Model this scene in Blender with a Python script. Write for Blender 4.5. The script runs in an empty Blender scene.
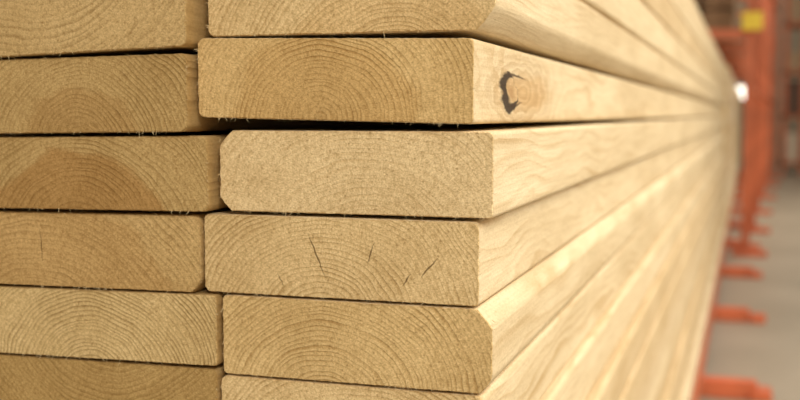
import bpy, bmesh, math, random
from mathutils import Vector, Matrix
H = 0.80
D = 0.483
sc = bpy.context.scene
col = sc.collection
sc.view_settings.view_transform = 'Standard'
sc.view_settings.look = 'None'

# ------------------------------------------------------------ node helpers
class NT:
    def __init__(s, name):
        s.m = bpy.data.materials.new(name); s.m.use_nodes = True
        s.t = s.m.node_tree; s.n = s.t.nodes; s.l = s.t.links
        s.b = s.n['Principled BSDF']
    def put(s, sock, v):
        if v is None: return
        if isinstance(v, bpy.types.NodeSocket): s.l.new(v, sock)
        else: sock.default_value = v
    def math(s, op, a, b=None, c=None, clamp=False):
        n = s.n.new('ShaderNodeMath'); n.operation = op; n.use_clamp = clamp
        s.put(n.inputs[0], a); s.put(n.inputs[1], b)
        if c is not None: s.put(n.inputs[2], c)
        return n.outputs[0]
    def sep(s, v):
        n = s.n.new('ShaderNodeSeparateXYZ'); s.put(n.inputs[0], v); return n.outputs
    def comb(s, x, y, z):
        n = s.n.new('ShaderNodeCombineXYZ')
        s.put(n.inputs[0], x); s.put(n.inputs[1], y); s.put(n.inputs[2], z); return n.outputs[0]
    def mapping(s, v, scale=(1, 1, 1), loc=(0, 0, 0), rot=(0, 0, 0)):
        n = s.n.new('ShaderNodeMapping'); s.put(n.inputs['Vector'], v)
        n.inputs['Scale'].default_value = scale; n.inputs['Location'].default_value = loc
        n.inputs['Rotation'].default_value = rot
        return n.outputs[0]
    def noise(s, v, scale, detail=2.0, rough=0.5):
        n = s.n.new('ShaderNodeTexNoise'); s.put(n.inputs['Vector'], v)
        n.inputs['Scale'].default_value = scale; n.inputs['Detail'].default_value = detail
        n.inputs['Roughness'].default_value = rough
        return n.outputs['Fac']
    def ramp(s, f, pts):
        n = s.n.new('ShaderNodeValToRGB'); s.put(n.inputs[0], f)
        e = n.color_ramp.elements
        while len(e) < len(pts): e.new(0.5)
        for i, (p, c) in enumerate(pts):
            e[i].position = p
            e[i].color = (c, c, c, 1) if not hasattr(c, '__len__') else (*c, 1)
        return n.outputs[0]
    def maprange(s, v, a, b, c=0.0, d=1.0):
        n = s.n.new('ShaderNodeMapRange'); n.interpolation_type = 'SMOOTHSTEP'
        s.put(n.inputs[0], v); n.inputs[1].default_value = a; n.inputs[2].default_value = b
        n.inputs[3].default_value = c; n.inputs[4].default_value = d
        return n.outputs[0]
    def mix(s, f, a, b, mode='MIX'):
        n = s.n.new('ShaderNodeMix'); n.data_type = 'RGBA'; n.blend_type = mode
        s.put(n.inputs[0], f)
        for i, v in ((6, a), (7, b)):
            if isinstance(v, tuple) and len(v) == 3: v = (*v, 1)
            s.put(n.inputs[i], v)
        return n.outputs[2]
    def bump(s, h, strength, dist):
        n = s.n.new('ShaderNodeBump'); n.inputs['Strength'].default_value = strength
        n.inputs['Distance'].default_value = dist; s.put(n.inputs['Height'], h)
        s.l.new(n.outputs[0], s.b.inputs['Normal'])

def wood(name, pith, spacing=0.0026, base=(.70, .50, .25), late=(.48, .29, .10), ring=.5,
         heart=None, end=False, cracks=(), knots=(), seed=0.0, wob=0.0022, patches=()):
    m = NT(name)
    tc = m.n.new('ShaderNodeTexCoord').outputs['Object']
    X, Y, Z = m.sep(tc)
    dx = m.math('SUBTRACT', X, pith[0]); dz = m.math('SUBTRACT', Z, pith[1])
    dxe = m.math('MULTIPLY', dx, .86)
    r = m.math('SQRT', m.math('ADD', m.math('MULTIPLY', dxe, dxe), m.math('MULTIPLY', dz, dz)))
    sv = m.mapping(tc, (1, .22, 1), (seed * 1.7, seed, seed * .7))
    n1 = m.noise(sv, 22, 2)
    n1b = m.noise(sv, 160, 3, .6)
    rd = m.math('ADD', r, m.math('MULTIPLY', m.math('SUBTRACT', n1, .5), wob * 5))
    rd = m.math('ADD', rd, m.math('MULTIPLY', m.math('SUBTRACT', n1b, .5), wob * (.5 if end else .3)))
    kmask = None
    for (ky, kz, sy, sz) in knots:
        a = m.math('DIVIDE', m.math('SUBTRACT', Y, ky), sy)
        b = m.math('DIVIDE', m.math('SUBTRACT', Z, kz), sz)
        e = m.math('SQRT', m.math('ADD', m.math('MULTIPLY', a, a), m.math('MULTIPLY', b, b)))
        e = m.math('ADD', e, m.math('MULTIPLY', m.math('SUBTRACT', m.noise(m.mapping(tc, (1, .5, 1)), 90, 2, .5), .5), .8))
        push = m.maprange(e, .6, 3.2, .012, 0)
        rd = m.math('ADD', rd, push)
        if kmask is None: kmask = (e, a, b)
    vr = m.comb(rd, seed, 0.0)
    wv = m.noise(vr, 110, 2)
    ph = m.math('ADD', m.math('DIVIDE', rd, spacing), m.math('MULTIPLY', wv, 3.0))
    fr = m.math('FRACT', ph)
    rg = m.ramp(fr, [(0, 0), (.40, .10), (.74, .8), (.88, 1), (1, 0)])
    amp = m.maprange(m.noise(m.comb(rd, seed + 5, 0.0), 70, 1), .35, .65, .5, 1.0)
    fade = m.maprange(m.noise(sv, 35, 2), .35, .62, .45 if end else .3, 1.0)
    rf = m.math('MULTIPLY', m.math('MULTIPLY', m.math('MULTIPLY', rg, amp), fade), ring)
    c = m.mix(rf, base, late)
    if heart:
        hr, hs, hc = heart
        hn = m.math('ADD', r, m.math('MULTIPLY', m.math('SUBTRACT', m.noise(sv, 45, 2), .5), .016))
        hf = m.maprange(hn, hr - .002, hr + .003, hs, 0)
        c = m.mix(hf, c, hc, 'MULTIPLY')
    mott = m.noise(sv, 20, 4, .6)
    c = m.mix(1.0, c, m.ramp(mott, [(.30, (.86, .82, .75)), (.66, (1.05, 1.05, 1.05))]), 'MULTIPLY')
    if end:
        f1 = m.noise(m.mapping(tc, (1, .3, 1.2)), 1000, 3, .7)
        f2 = m.noise(m.mapping(tc, (1.0, .3, .8), (0, 0, 0), (0, math.radians(-25), 0)), 330, 3, .65)
        ang = m.math('ARCTAN2', dz, dx)
        ray = m.noise(m.comb(m.math('MULTIPLY', ang, 1.0), m.math('MULTIPLY', r, 6.0), seed), 80, 3, .65)
        tor = m.noise(m.comb(m.math('MULTIPLY', rd, 5.0), m.math('MULTIPLY', ang, .22), seed), 190, 3, .65)
        c = m.mix(.95, c, m.ramp(f1, [(.30, (.74, .69, .60)), (.58, (1.07, 1.07, 1.06))]), 'MULTIPLY')
        c = m.mix(.7, c, m.ramp(f2, [(.34, (.80, .75, .66)), (.56, (1.06, 1.06, 1.05))]), 'MULTIPLY')
        c = m.mix(.5, c, m.ramp(tor, [(.34, (.78, .73, .63)), (.56, (1.06, 1.06, 1.05))]), 'MULTIPLY')
        c = m.mix(.5, c, m.ramp(ray, [(.34, (.76, .72, .64)), (.58, (1.06, 1.06, 1.06))]), 'MULTIPLY')
        vo = m.n.new('ShaderNodeTexVoronoi'); m.put(vo.inputs['Vector'], m.mapping(tc, (1, .2, 1)))
        vo.inputs['Scale'].default_value = 300
        c = m.mix(m.maprange(vo.outputs['Distance'], .10, .22, .5, 0), c, (.33, .18, .06))
        for (cx, cz, an, hl, wd) in cracks:
            ca, sa = math.cos(an), math.sin(an)
            ux = m.math('SUBTRACT', X, cx); uz = m.math('SUBTRACT', Z, cz)
            al = m.math('ADD', m.math('MULTIPLY', ux, ca), m.math('MULTIPLY', uz, sa))
            ac = m.math('SUBTRACT', m.math('MULTIPLY', uz, ca), m.math('MULTIPLY', ux, sa))
            ac = m.math('ADD', ac, m.math('MULTIPLY', m.math('SUBTRACT', m.noise(tc, 220, 2), .5), .0016))
            taper = m.math('SUBTRACT', 1.0, m.math('ABSOLUTE', m.math('DIVIDE', al, hl)))
            lim = m.math('MULTIPLY', m.math('MAXIMUM', taper, 0), wd)
            k = m.math('LESS_THAN', m.math('ABSOLUTE', ac), lim)
            c = m.mix(m.math('MULTIPLY', k, .8), c, (.13, .07, .02))
        h = m.math('ADD', m.math('MULTIPLY', f1, 1.0), m.math('MULTIPLY', f2, .8))
        h = m.math('ADD', h, m.math('MULTIPLY', tor, .8))
        h = m.math('SUBTRACT', h, m.math('MULTIPLY', rf, .9))
        m.bump(h, .6, .0008)
        m.b.inputs['Roughness'].default_value = .9
        m.b.inputs['Specular IOR Level'].default_value = .15
    else:
        fb = m.noise(m.mapping(tc, (1, .03, 1), (0, seed, 0)), 700, 3, .6)
        fs = m.noise(m.mapping(tc, (1, .05, 1), (seed, 0, seed)), 130, 3, .6)
        fz = m.noise(m.mapping(tc, (1, .5, 1)), 800, 3, .7)
        c = m.mix(.6, c, m.ramp(fb, [(.3, (.86, .82, .74)), (.62, (1.02, 1.02, 1.02))]), 'MULTIPLY')
        c = m.mix(.45, c, m.ramp(fs, [(.32, (.87, .82, .73)), (.6, (1.03, 1.03, 1.03))]), 'MULTIPLY')
        c = m.mix(.8, c, m.ramp(fz, [(.32, (.84, .80, .72)), (.6, (1.03, 1.03, 1.03))]), 'MULTIPLY')
        if kmask:
            e, a, b = kmask
            # stained halo trailing away from the knot
            a3 = m.math('MULTIPLY', m.math('SUBTRACT', a, .35), .62)
            hal = m.math('SQRT', m.math('ADD', m.math('MULTIPLY', a3, a3), m.math('MULTIPLY', b, b)))
            hal = m.math('ADD', hal, m.math('MULTIPLY', m.math('SUBTRACT', m.noise(m.mapping(tc, (1, .4, 1)), 70, 2), .5), .8))
            c = m.mix(m.maprange(hal, .45, 1.15, .55, 0), c, (.62, .39, .17))
            lines = m.ramp(m.math('FRACT', m.math('MULTIPLY', e, 3.0)), [(0, 0), (.75, 1), (1, 0)])
            c = m.mix(m.math('MULTIPLY', lines, m.maprange(e, 1.0, 2.4, .45, 0)), c, (.36, .20, .07))
            # torn bark pocket: ragged, open loop, heavy on its near side
            wn = m.math('SUBTRACT', m.noise(m.mapping(tc, (1, .25, 1), (0, .3, 0)), 190, 3, .65), .5)
            wl = m.math('SUBTRACT', m.noise(m.mapping(tc, (1, .25, 1), (0, .9, .4)), 75, 1, .5), .5)
            ax = m.math('ADD', m.math('ADD', a, .55), m.math('MULTIPLY', wl, .9))
            bz = m.math('ADD', b, m.math('MULTIPLY', wl, .7))
            d2 = m.math('SQRT', m.math('ADD', m.math('MULTIPLY', m.math('MULTIPLY', ax, ax), 4.2),
                                       m.math('MULTIPLY', m.math('MULTIPLY', bz, bz), 1.5)))
            d2 = m.math('ADD', d2, m.math('MULTIPLY', wn, .7))
            dirn = m.math('ADD', m.math('MULTIPLY', ax, -1.3), m.math('MULTIPLY', b, -.25))
            wid = m.maprange(dirn, -.55, .55, .015, .42)
            arc = m.math('SUBTRACT', 1.0, m.math('DIVIDE', m.math('ABSOLUTE', m.math('SUBTRACT', d2, .86)), wid), clamp=True)
            arc = m.math('MULTIPLY', arc, 2.2, clamp=True)
            c = m.mix(m.maprange(d2, .2, .8, .55, 0), c, (.36, .19, .07))
            c = m.mix(m.math('MULTIPLY', arc, .96), c, (.030, .015, .006))
            # thin split running off the top of the pocket towards the far end, and a nick at the lower far side
            for (s0, off, a0, a1, wdt, sl) in ((1, .62, -.75, .45, .085, -.18), (1, -.50, -.55, .05, .12, .45)):
                ln_ = m.math('ABSOLUTE', m.math('SUBTRACT', m.math('ADD', b, m.math('MULTIPLY', wn, .35)), m.math('ADD', m.math('MULTIPLY', a, sl), off)))
                am = m.math('MULTIPLY', m.math('GREATER_THAN', a, a0), m.maprange(a, a0, a1, 1, 0))
                k = m.math('LESS_THAN', ln_, m.math('MULTIPLY', am, wdt))
                c = m.mix(m.math('MULTIPLY', k, .85), c, (.05, .025, .01))
        m.bump(m.math('ADD', m.math('ADD', fb, m.math('MULTIPLY', fz, .8)), m.math('MULTIPLY', rf, .5)), .45, .0005)
        m.b.inputs['Roughness'].default_value = .65
        m.b.inputs['Specular IOR Level'].default_value = .3
    m.put(m.b.inputs['Base Color'], c)
    return m.m

def plain(name, c, rough=.5, var=.12, scale=20, emit=0, metal=0):
    m = NT(name)
    tc = m.n.new('ShaderNodeTexCoord').outputs['Object']
    n = m.noise(tc, scale, 4, .6)
    lo = tuple(x * (1 - var) for x in c); hi = tuple(min(1, x * (1 + var)) for x in c)
    cc = m.ramp(n, [(.3, lo), (.7, hi)])
    m.put(m.b.inputs['Base Color'], cc)
    m.b.inputs['Roughness'].default_value = rough; m.b.inputs['Metallic'].default_value = metal
    if emit:
        m.put(m.b.inputs['Emission Color'], cc); m.b.inputs['Emission Strength'].default_value = emit
    return m.m

def empty(name, loc=(0, 0, 0)):
    o = bpy.data.objects.new(name, None); o.location = loc; o.empty_display_size = .1
    col.objects.link(o); return o

# ------------------------------------------------------------ board geometry
YS = [0, .0006, .0014, .003, .006, .012, .02, .05, .09, .14, .2, .3, .45, .65, .9, 1.3, 1.8, 2.4, 3.1, 3.9]
def profile(W, h, cs):
    pts = []
    cpos = [(0, 0, 1, 1), (W, 0, -1, 1), (W, h, -1, -1), (0, h, 1, -1)]
    for i, (cx, cz, sx, sz) in enumerate(cpos):
        k = cs[i]
        if k[0] == 'r':
            R = k[1]; ox, oz = cx + sx * R, cz + sz * R
            a0 = [math.pi, 1.5 * math.pi, 0, .5 * math.pi][i]
            for j in range(6):
                a = a0 + j / 5 * math.pi / 2
                pts.append((ox + R * math.cos(a), oz + R * math.sin(a)))
        else:
            p1 = (cx, cz + sz * k[2]); p2 = (cx + sx * k[1], cz)
            seq = [p1, p2] if i in (0, 2) else [p2, p1]
            q = (cx + sx * k[1] * .42, cz + sz * k[2] * .42)
            for j in range(6):
                t = j / 5
                pts.append(tuple(seq[0][d] * (1 - t) ** 2 + 2 * q[d] * t * (1 - t) + seq[1][d] * t * t for d in (0, 1)))
    out = []
    n = len(pts)
    for i in range(n):
        a, b = pts[i], pts[(i + 1) % n]
        d = math.dist(a, b)
        s = max(1, int(d / .0016))
        for j in range(s):
            t = j / s
            out.append((a[0] * (1 - t) + b[0] * t, a[1] * (1 - t) + b[1] * t))
    return out

def board_mesh(name, W, h, L, cs, seed, tilt=0, bow=.0, sag=0.0, jit=.00026):
    rnd = random.Random(seed)
    pr = profile(W, h, cs); n = len(pr)
    ys = [y for y in YS if y < L - .3] + [L]
    bm = bmesh.new(); rings = []
    shr = [.0005, .0002, .00005]
    for k, y in enumerate(ys):
        ring = []
        jj = jit * (1.0 if k == 0 else .7 if k < 3 else .35 if k < 6 else .1)
        s = shr[k] if k < 3 else 0
        for (x, z) in pr:
            x2 = W / 2 + (x - W / 2) * (1 - 2 * s / W); z2 = h / 2 + (z - h / 2) * (1 - 2 * s / h)
            zz = z2 + tilt * (x / W)
            bx = bow * math.sin(y / L * math.pi); bz = sag * math.sin(y / L * math.pi)
            ring.append(bm.verts.new((x2 + bx + rnd.uniform(-jj, jj), y + (rnd.uniform(-jit, jit) * .8 if k == 0 else 0), zz + bz + rnd.uniform(-jj, jj))))
        rings.append(ring)
    for k in range(len(rings) - 1):
        a, b = rings[k], rings[k + 1]
        for i in range(n):
            f = bm.faces.new((a[i], a[(i + 1) % n], b[(i + 1) % n], b[i])); f.smooth = True; f.material_index = 1 if k < 1 else 0
    f = bm.faces.new(rings[0][::-1]); f.material_index = 1
    for e in f.edges: e.smooth = False
    f = bm.faces.new(rings[-1]); f.material_index = 1
    for e in f.edges: e.smooth = False
    bmesh.ops.recalc_face_normals(bm, faces=bm.faces)
    me = bpy.data.meshes.new(name); bm.to_mesh(me); bm.free()
    return me

def splinters(name, W, h, seed, mat, parent, count=34, tilt=0):
    rnd = random.Random(seed * 7 + 3)
    bm = bmesh.new()
    clusters = [rnd.uniform(.01, W - .01) for _ in range(5)]
    for i in range(count):
        side = rnd.choice(['b', 'b', 'b', 't', 'r', 'r', 'l'])
        xx = rnd.uniform(.004, W - .004) if rnd.random() < .5 else min(W - .004, max(.004, rnd.gauss(rnd.choice(clusters), .005)))
        if side == 'b':
            p = Vector((xx, 0, .0006)); d = Vector((rnd.uniform(-.9, .9), rnd.uniform(-.7, 0), -1))
        elif side == 't':
            p = Vector((xx, 0, h - .0006)); d = Vector((rnd.uniform(-1, 1), -.6, .5))
        elif side == 'r':
            p = Vector((W - .0006, 0, rnd.uniform(.004, h - .004))); d = Vector((1, rnd.uniform(-.8, 0), rnd.uniform(-.8, .4)))
        else:
            p = Vector((.0006, 0, rnd.uniform(.004, h - .004))); d = Vector((-.5, -1, rnd.uniform(-.8, .4)))
        p.z += tilt * p.x / W
        d.normalize(); ln = rnd.uniform(.0010, .0027) * (1.8 if rnd.random() < .12 else 1); w = rnd.uniform(.00005, .00013)
        c = Vector((rnd.uniform(-1, 1), rnd.uniform(-.5, 0), rnd.uniform(-1, 1))) * ln * .35
        q = d.cross(Vector((0, 1, 0))).normalized() * w
        p1 = p + d * ln * .5 + c; p2 = p + d * ln
        v = [bm.verts.new(x) for x in (p - q, p + q, p1 + q * .7, p1 - q * .7, p2)]
        o = Vector((0, w * 1.2, 0))
        u = [bm.verts.new(x + o) for x in (p - q, p + q, p1 + q * .7, p1 - q * .7)]
        bm.faces.new((v[0], v[1], v[2], v[3])); bm.faces.new((v[3], v[2], v[4]))
        bm.faces.new((u[3], u[2], u[1], u[0])); bm.faces.new((v[0], v[3], u[3], u[0])); bm.faces.new((v[1], u[1], u[2], v[2]))
    me = bpy.data.meshes.new(name); bm.to_mesh(me); bm.free()
    me.materials.append(mat)
    o = bpy.data.objects.new(name, me); col.objects.link(o); o.parent = parent
    return o

R = ('r', .0034); r2 = ('r', .0022)
SPL = plain('splinter_wood', (.76, .60, .35), .8)
stack = empty('lumber_stack', (0, 0, 0))

SB = (.83, .70, .49); SL = (.60, .42, .21)
EB = (.86, .67, .40); EL = (.47, .29, .11)
L_SHADE = (.60, .43, .21); L_SHADE_LATE = (.31, .19, .065)  # left column wood tones, darkened to paint in the light falling off leftward
boards = [
 ('a', -.256, -.1105, 0.000, .0386, .0785, .0, (R, ('c', .009, .011), R, R), (.095, -.020), .0024, EB, EL, .65, (.045, .35, (.86, .76, .62)), ()),
 ('b', -.261, -.1200, -.002, -.0012, .0380, -.0030, (R, r2, r2, R), (.066, .000), .0021, (.80, .59, .31), EL, .80, (.040, .5, (.84, .75, .62)), ()),
 ('c', -.251, -.1112, 0.001, -.0478, -.0076, .0, (('c', .006, .007), r2, r2, ('c', .007, .0075)), (.078, -.018), .0028, (.90, .72, .46), (.62, .42, .20), .50, None, ()),
 ('d', -.2597, -.1175, 0.000, -.0890, -.0496, .0, (R, r2, R, r2), (.063, -.012), .0024, EB, EL, .78, None,
    ((.061, .021, math.radians(112), .013, .0005), (.089, .023, math.radians(70), .006, .00040), (.118, .017, math.radians(50), .007, .0005), (.107, .011, math.radians(55), .004, .0004), (.042, .008, math.radians(120), .004, .0003))),
 ('e', -.250, -.1108, 0.000, -.1303, -.0902, .0, (r2, ('c', .006, .008), ('c', .0075, .009), r2), (.055, -.010), .0024, (.82, .62, .34), EL, .85, None, ()),
 ('f', -.252, -.1150, 0.001, -.1715, -.1315, .0, (R, R, R, R), (.072, -.012), .0026, EB, EL, .7, None, ()),
 ('g', -.402, -.2620, -.011, .0290, .0690, .0045, (R, R, R, R), (.045, .075), .0032, (.70, .52, .28), L_SHADE_LATE, .55, None, ()),
 ('h', -.4035, -.2635, -.008, -.0101, .0285, .0018, (R, ('r', .004), R, R), (.078, -.006), .0022, L_SHADE, L_SHADE_LATE, .8, (.030, .45, (.75, .62, .48)), ()),
 ('i', -.3945, -.2545, -.005, -.0496, -.0118, .0015, (R, R, R, R), (.064, -.016), .0026, L_SHADE, L_SHADE_LATE, .65, (.046, .65, (.72, .55, .38)), ()),
 ('j', -.4015, -.2612, -.001, -.0912, -.0518, .0015, (R, ('c', .005, .007), R, R), (.045, -.030), .0028, (.68, .49, .25), L_SHADE_LATE, .5, (.076, .35, (.82, .68, .52)), ((.046, .022, math.radians(94), .010, .0004),)),
 ('k', -.392, -.2522, -.002, -.1287, -.0925, .0022, (r2, r2, r2, r2), (.066, -.008), .0021, (.80, .62, .35), L_SHADE_LATE, .8, None, ()),
 ('l', -.3935, -.2535, 0.000, -.1700, -.1300, .0015, (R, R, R, R), (.080, .070), .0026, (.55, .38, .17), L_SHADE_LATE, .6, None, ()),
]
for i, (n, x0, x1, y0, zb, zt, tilt, cs, pith, sp, eb, el, rg, heart, cracks) in enumerate(boards):
    W = x1 - x0; h = zt - zb
    bowv = [.001, .002, .0, -.0015, .001, -.001][i % 6]
    me = board_mesh('board_' + n, W, h, 4.88, cs, i + 1, tilt, bowv)
    kn = ((.110, .0142, .052, .0120),) if n == 'b' else ()
    sb, sl = (SB, SL) if i < 6 else (L_SHADE, L_SHADE_LATE)  # left column sides take the tones with falloff painted in
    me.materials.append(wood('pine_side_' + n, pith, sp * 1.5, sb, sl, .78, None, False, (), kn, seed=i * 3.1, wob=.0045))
    me.materials.append(wood('pine_end_' + n, pith, sp, eb, el, rg, heart, True, cracks, (), seed=i * 3.1))
    o = bpy.data.objects.new('board_' + n, me); col.objects.link(o); o.parent = stack
    o.location = (x0, y0, H + zb)
    splinters('splinters_' + n, W, h, i + 1, SPL, o, 60, tilt)

gen_side = [wood('pine_side_gen%d' % i, (.07, -.015 + .01 * i), .0034, c, SL, .6, None, False, (), (), seed=40 + i * 5, wob=.004)
            for i, c in enumerate([(.83, .70, .49), (.74, .59, .38), (.86, .75, .56), (.78, .64, .44)])]
gen_end = wood('pine_end_gen', (.07, -.012), .0026, EB, EL, .65, None, True, (), (), seed=77)
gmesh = []
for i in range(4):
    me = board_mesh('board_gen%d' % i, .14, .0394, 4.88, (R, R, R, R), 100 + i, 0, [.002, -.0015, .0015, -.002][i])
    me.materials.append(gen_side[i]); me.materials.append(gen_end); gmesh.append(me)
rnd = random.Random(5)
cnt = 0
def gb(parent, x, y, z):
    global cnt
    o = bpy.data.objects.new('board_%03d' % cnt, gmesh[rnd.randrange(4)]); cnt += 1
    col.objects.link(o); o.parent = parent; o.location = (x, y, z)
pitch = .0400
zs_up = [.0790 + k * pitch for k in range(4)]
zs_dn = [-.1720 - (k + 1) * pitch + .0002 for k in range(11)]
for c in range(4):
    xr = [-.251, -.395, -.540, -.684][c]
    zz = zs_up + zs_dn
    if c == 1: zz = [.0745 + k * pitch for k in range(4)] + [-.1710 - (k + 1) * pitch for k in range(11)]
    if c > 1: zz = [.0790 + k * pitch for k in range(4)] + [.0390 - k * pitch for k in range(17)]
    for z in zz:
        gb(stack, xr + rnd.uniform(-.006, .006) + (.006 if z < -.25 and c == 0 else 0), rnd.uniform(-.004, .004), H + z)
for b in range(1, 3):
    st = empty('lumber_stack')
    for c in range(4):
        xr = [-.243, -.389, -.534, -.678][c]
        for k in range(21):
            if c in (1, 2) and 0 < k < 20: continue
            gb(st, xr + rnd.uniform(-.004, .004), b * 4.93 + rnd.uniform(-.01, .01), H + .199 - k * pitch)

# ------------------------------------------------------------ box helper
def box(name, x0, x1, y0, y1, z0, z1, mat, parent=None, bev=.004):
    bm = bmesh.new(); bmesh.ops.create_cube(bm, size=1)
    cx, cy, cz = (x0 + x1) / 2, (y0 + y1) / 2, (z0 + z1) / 2
    for v in bm.verts: v.co = Vector((v.co.x * (x1 - x0), v.co.y * (y1 - y0), v.co.z * (z1 - z0)))
    if bev: bmesh.ops.bevel(bm, geom=bm.edges[:], offset=bev, segments=2, affect='EDGES')
    me = bpy.data.meshes.new(name); bm.to_mesh(me); bm.free(); me.materials.append(mat)
    o = bpy.data.objects.new(name, me); o.location = (cx, cy, cz); col.objects.link(o)
    if parent: o.parent = parent
    return o

def bar(name, p, q, w, mat, parent):
    p, q = Vector(p), Vector(q); d = q - p
    o = box(name, -w / 2, w / 2, -w / 2, w / 2, -d.length / 2, d.length / 2, mat, parent, .002)
    o.location = (p + q) / 2; o.rotation_mode = 'QUATERNION'; o.rotation_quaternion = d.to_track_quat('Z', 'Y')
    return o

RED = plain('rack_orange_paint', (.60, .155, .065), .5, .22, 6)
rack = empty('cantilever_rack')
zr = H - .6115
box('front_rail', -.155, -.108, .6, 14.6, .05, zr - .001, RED, rack)
box('rear_rail', -.640, -.590, .6, 14.6, .05, zr - .001, RED, rack)
for k in range(12):
    y = 1.45 + k * 1.2
    box('foot_%d' % k, -.66, .02 + .02 * (k % 2), y, y + .06, .0, .05, RED, rack)
    box('foot_plate_%d' % k, .02, .08, y - .01, y + .07, .0, .03, RED, rack)
posts = [(-.005, 5.9), (.035, 7.2), (.075, 8.7), (.14, 10.4), (.21, 12.2), (.30, 13.8)]
for i, (x, y) in enumerate(posts):
    w_ = .023
    box('upright_%d' % i, x - w_, x + w_, y, y + .07, 0, 3.6, RED, rack)
    box('upright_foot_%d' % i, x - .07, x + .12, y - .03, y + .10, 0, .03, RED, rack)
    for j, z in enumerate((1.25, 1.75, 2.3)):
        bar('arm_%d_%d' % (i, j), (x, y + .03, z), (x - .75, y + .03, z + .02), .06, RED, rack)
    if i:
        px_, py_ = posts[i - 1]
        for j, z in enumerate((.95, 1.45, 2.1)):
            bar('brace_%d_%d' % (i, j), (px_, py_ + .035, z), (x, y + .035, z + (.35 if j == 1 else 0)), .035, RED, rack)
GOOD = plain('brown_timber', (.26, .16, .085), .8, .35, 12)
goods = empty('timber_bundle')
for k in range(3):
    for j in range(3):
        box('beam_%d_%d' % (k, j), -.68 + j * .2, -.50 + j * .2, 6.2, 13.5, 1.30 + k * .13, 1.42 + k * .13, GOOD, goods, .006)
YEL = plain('yellow_label', (.90, .64, .05), .5)
box('yellow_sign', -.05, .06, 5.86, 5.875, 1.27, 1.37, YEL, None, .002)

# ---- shelving across the end of the aisle
shelf = empty('warehouse_shelving')
for i, x in enumerate((.42, .66, 1.9, 3.1)):
    box('post_%d' % i, x, x + .06, 15.0, 15.07, 0, 4.0, RED, shelf)
SO = plain('shelf_orange', (.5, .17, .08), .6)
for j, z in enumerate((.12, .75, 1.35, 2.0, 2.7)):
    box('shelf_%d' % j, .42, 3.17, 15.0, 15.9, z, z + .05, SO, shelf)
cb = [plain('carton_tan', (.50, .37, .23), .8), plain('carton_dark', (.16, .10, .07), .8), plain('carton_pale', (.70, .62, .48), .8), plain('carton_red', (.45, .15, .08), .7)]
ct = empty('carton_pile')
rc = random.Random(12)
for j, z in enumerate((.17, .80, 1.40, 2.05)):
    x = .49
    while x < 2.9:
        w_ = rc.uniform(.10, .30); hh = rc.uniform(.18, .50)
        box('carton_%d_%d' % (j, int(x * 100)), x, x + w_, 15.1, 15.7, z + .001, z + hh, rc.choice(cb), ct, .006)
        x += w_ + .015

LMP = plain('lamp_lens', (1, .93, .8), .3, .02, 5, emit=2.6)
lamp = empty('wall_lamp')
box('lens', -.20, .08, 17.80, 17.83, 1.06, 1.26, LMP, lamp)
box('housing', -.23, .11, 17.83, 17.98, 1.03, 1.29, plain('lamp_housing', (.3, .3, .3), .4), lamp)

# ---- shell
m = NT('concrete_floor')
tc = m.n.new('ShaderNodeTexCoord').outputs['Object']
a = m.noise(tc, 1.3, 6, .6); b_ = m.noise(tc, 40, 4, .7)
c = m.ramp(a, [(.3, (.32, .275, .205)), (.7, (.45, .395, .31))])
c = m.mix(.4, c, m.ramp(b_, [(.3, (.75, .75, .75)), (.7, (1.05, 1.05, 1.05))]), 'MULTIPLY')
m.put(m.b.inputs['Base Color'], c); m.b.inputs['Roughness'].default_value = .45
m.bump(b_, .1, .002)
box('floor', -6, 6, -6, 18.2, -.1, 0, m.m, None, 0)
WL = plain('wall_paint', (.50, .42, .31), .9, .08, 2)
box('wall_far', -6, 6, 18.0, 18.2, 0, 5, WL, None, 0)
box('wall_right', 6, 6.2, -6, 18.2, 0, 5, WL, None, 0)

# ------------------------------------------------------------ light
w = bpy.data.worlds.new('World'); sc.world = w; w.use_nodes = True
bg = w.node_tree.nodes['Background']; bg.inputs[0].default_value = (1, .925, .79, 1); bg.inputs[1].default_value = .50
def area(name, loc, tgt, sx, sy, e, c):
    l = bpy.data.lights.new(name, 'AREA'); l.shape = 'RECTANGLE'; l.size = sx; l.size_y = sy; l.energy = e; l.color = c
    o = bpy.data.objects.new(name, l); o.location = loc
    o.rotation_euler = (Vector(tgt) - Vector(loc)).to_track_quat('-Z', 'Y').to_euler(); col.objects.link(o)
area('aisle_ceiling_light', (2.6, 1.2, 2.9), (-.1, .6, .7), 1.2, 3.0, 146, (1, .935, .81))
area('aisle_ceiling_light', (2.0, 8.0, 4.0), (0, 8, .5), 1.2, 5.0, 185, (1, .935, .81))
area('end_face_fill', (1.3, -2.4, 2.6), (-.15, 0, .8), 1.2, 1.0, 66, (1, .905, .74))  # unseen fill lamp, added behind the camera to brighten the board ends

# ------------------------------------------------------------ camera
cd = bpy.data.cameras.new('camera'); cam = bpy.data.objects.new('camera', cd); col.objects.link(cam)
cd.sensor_width = 36; cd.lens = 48.5; cd.clip_start = .01
cam.location = (0, -D, H)
yaw = math.radians(17.9); p = math.radians(4.51)
F = Vector((-math.sin(yaw) * math.cos(p), math.cos(yaw) * math.cos(p), -math.sin(p)))
cam.rotation_euler = F.to_track_quat('-Z', 'Y').to_euler()
cd.dof.use_dof = True; cd.dof.focus_distance = .515; cd.dof.aperture_fstop = 8.0
sc.camera = cam
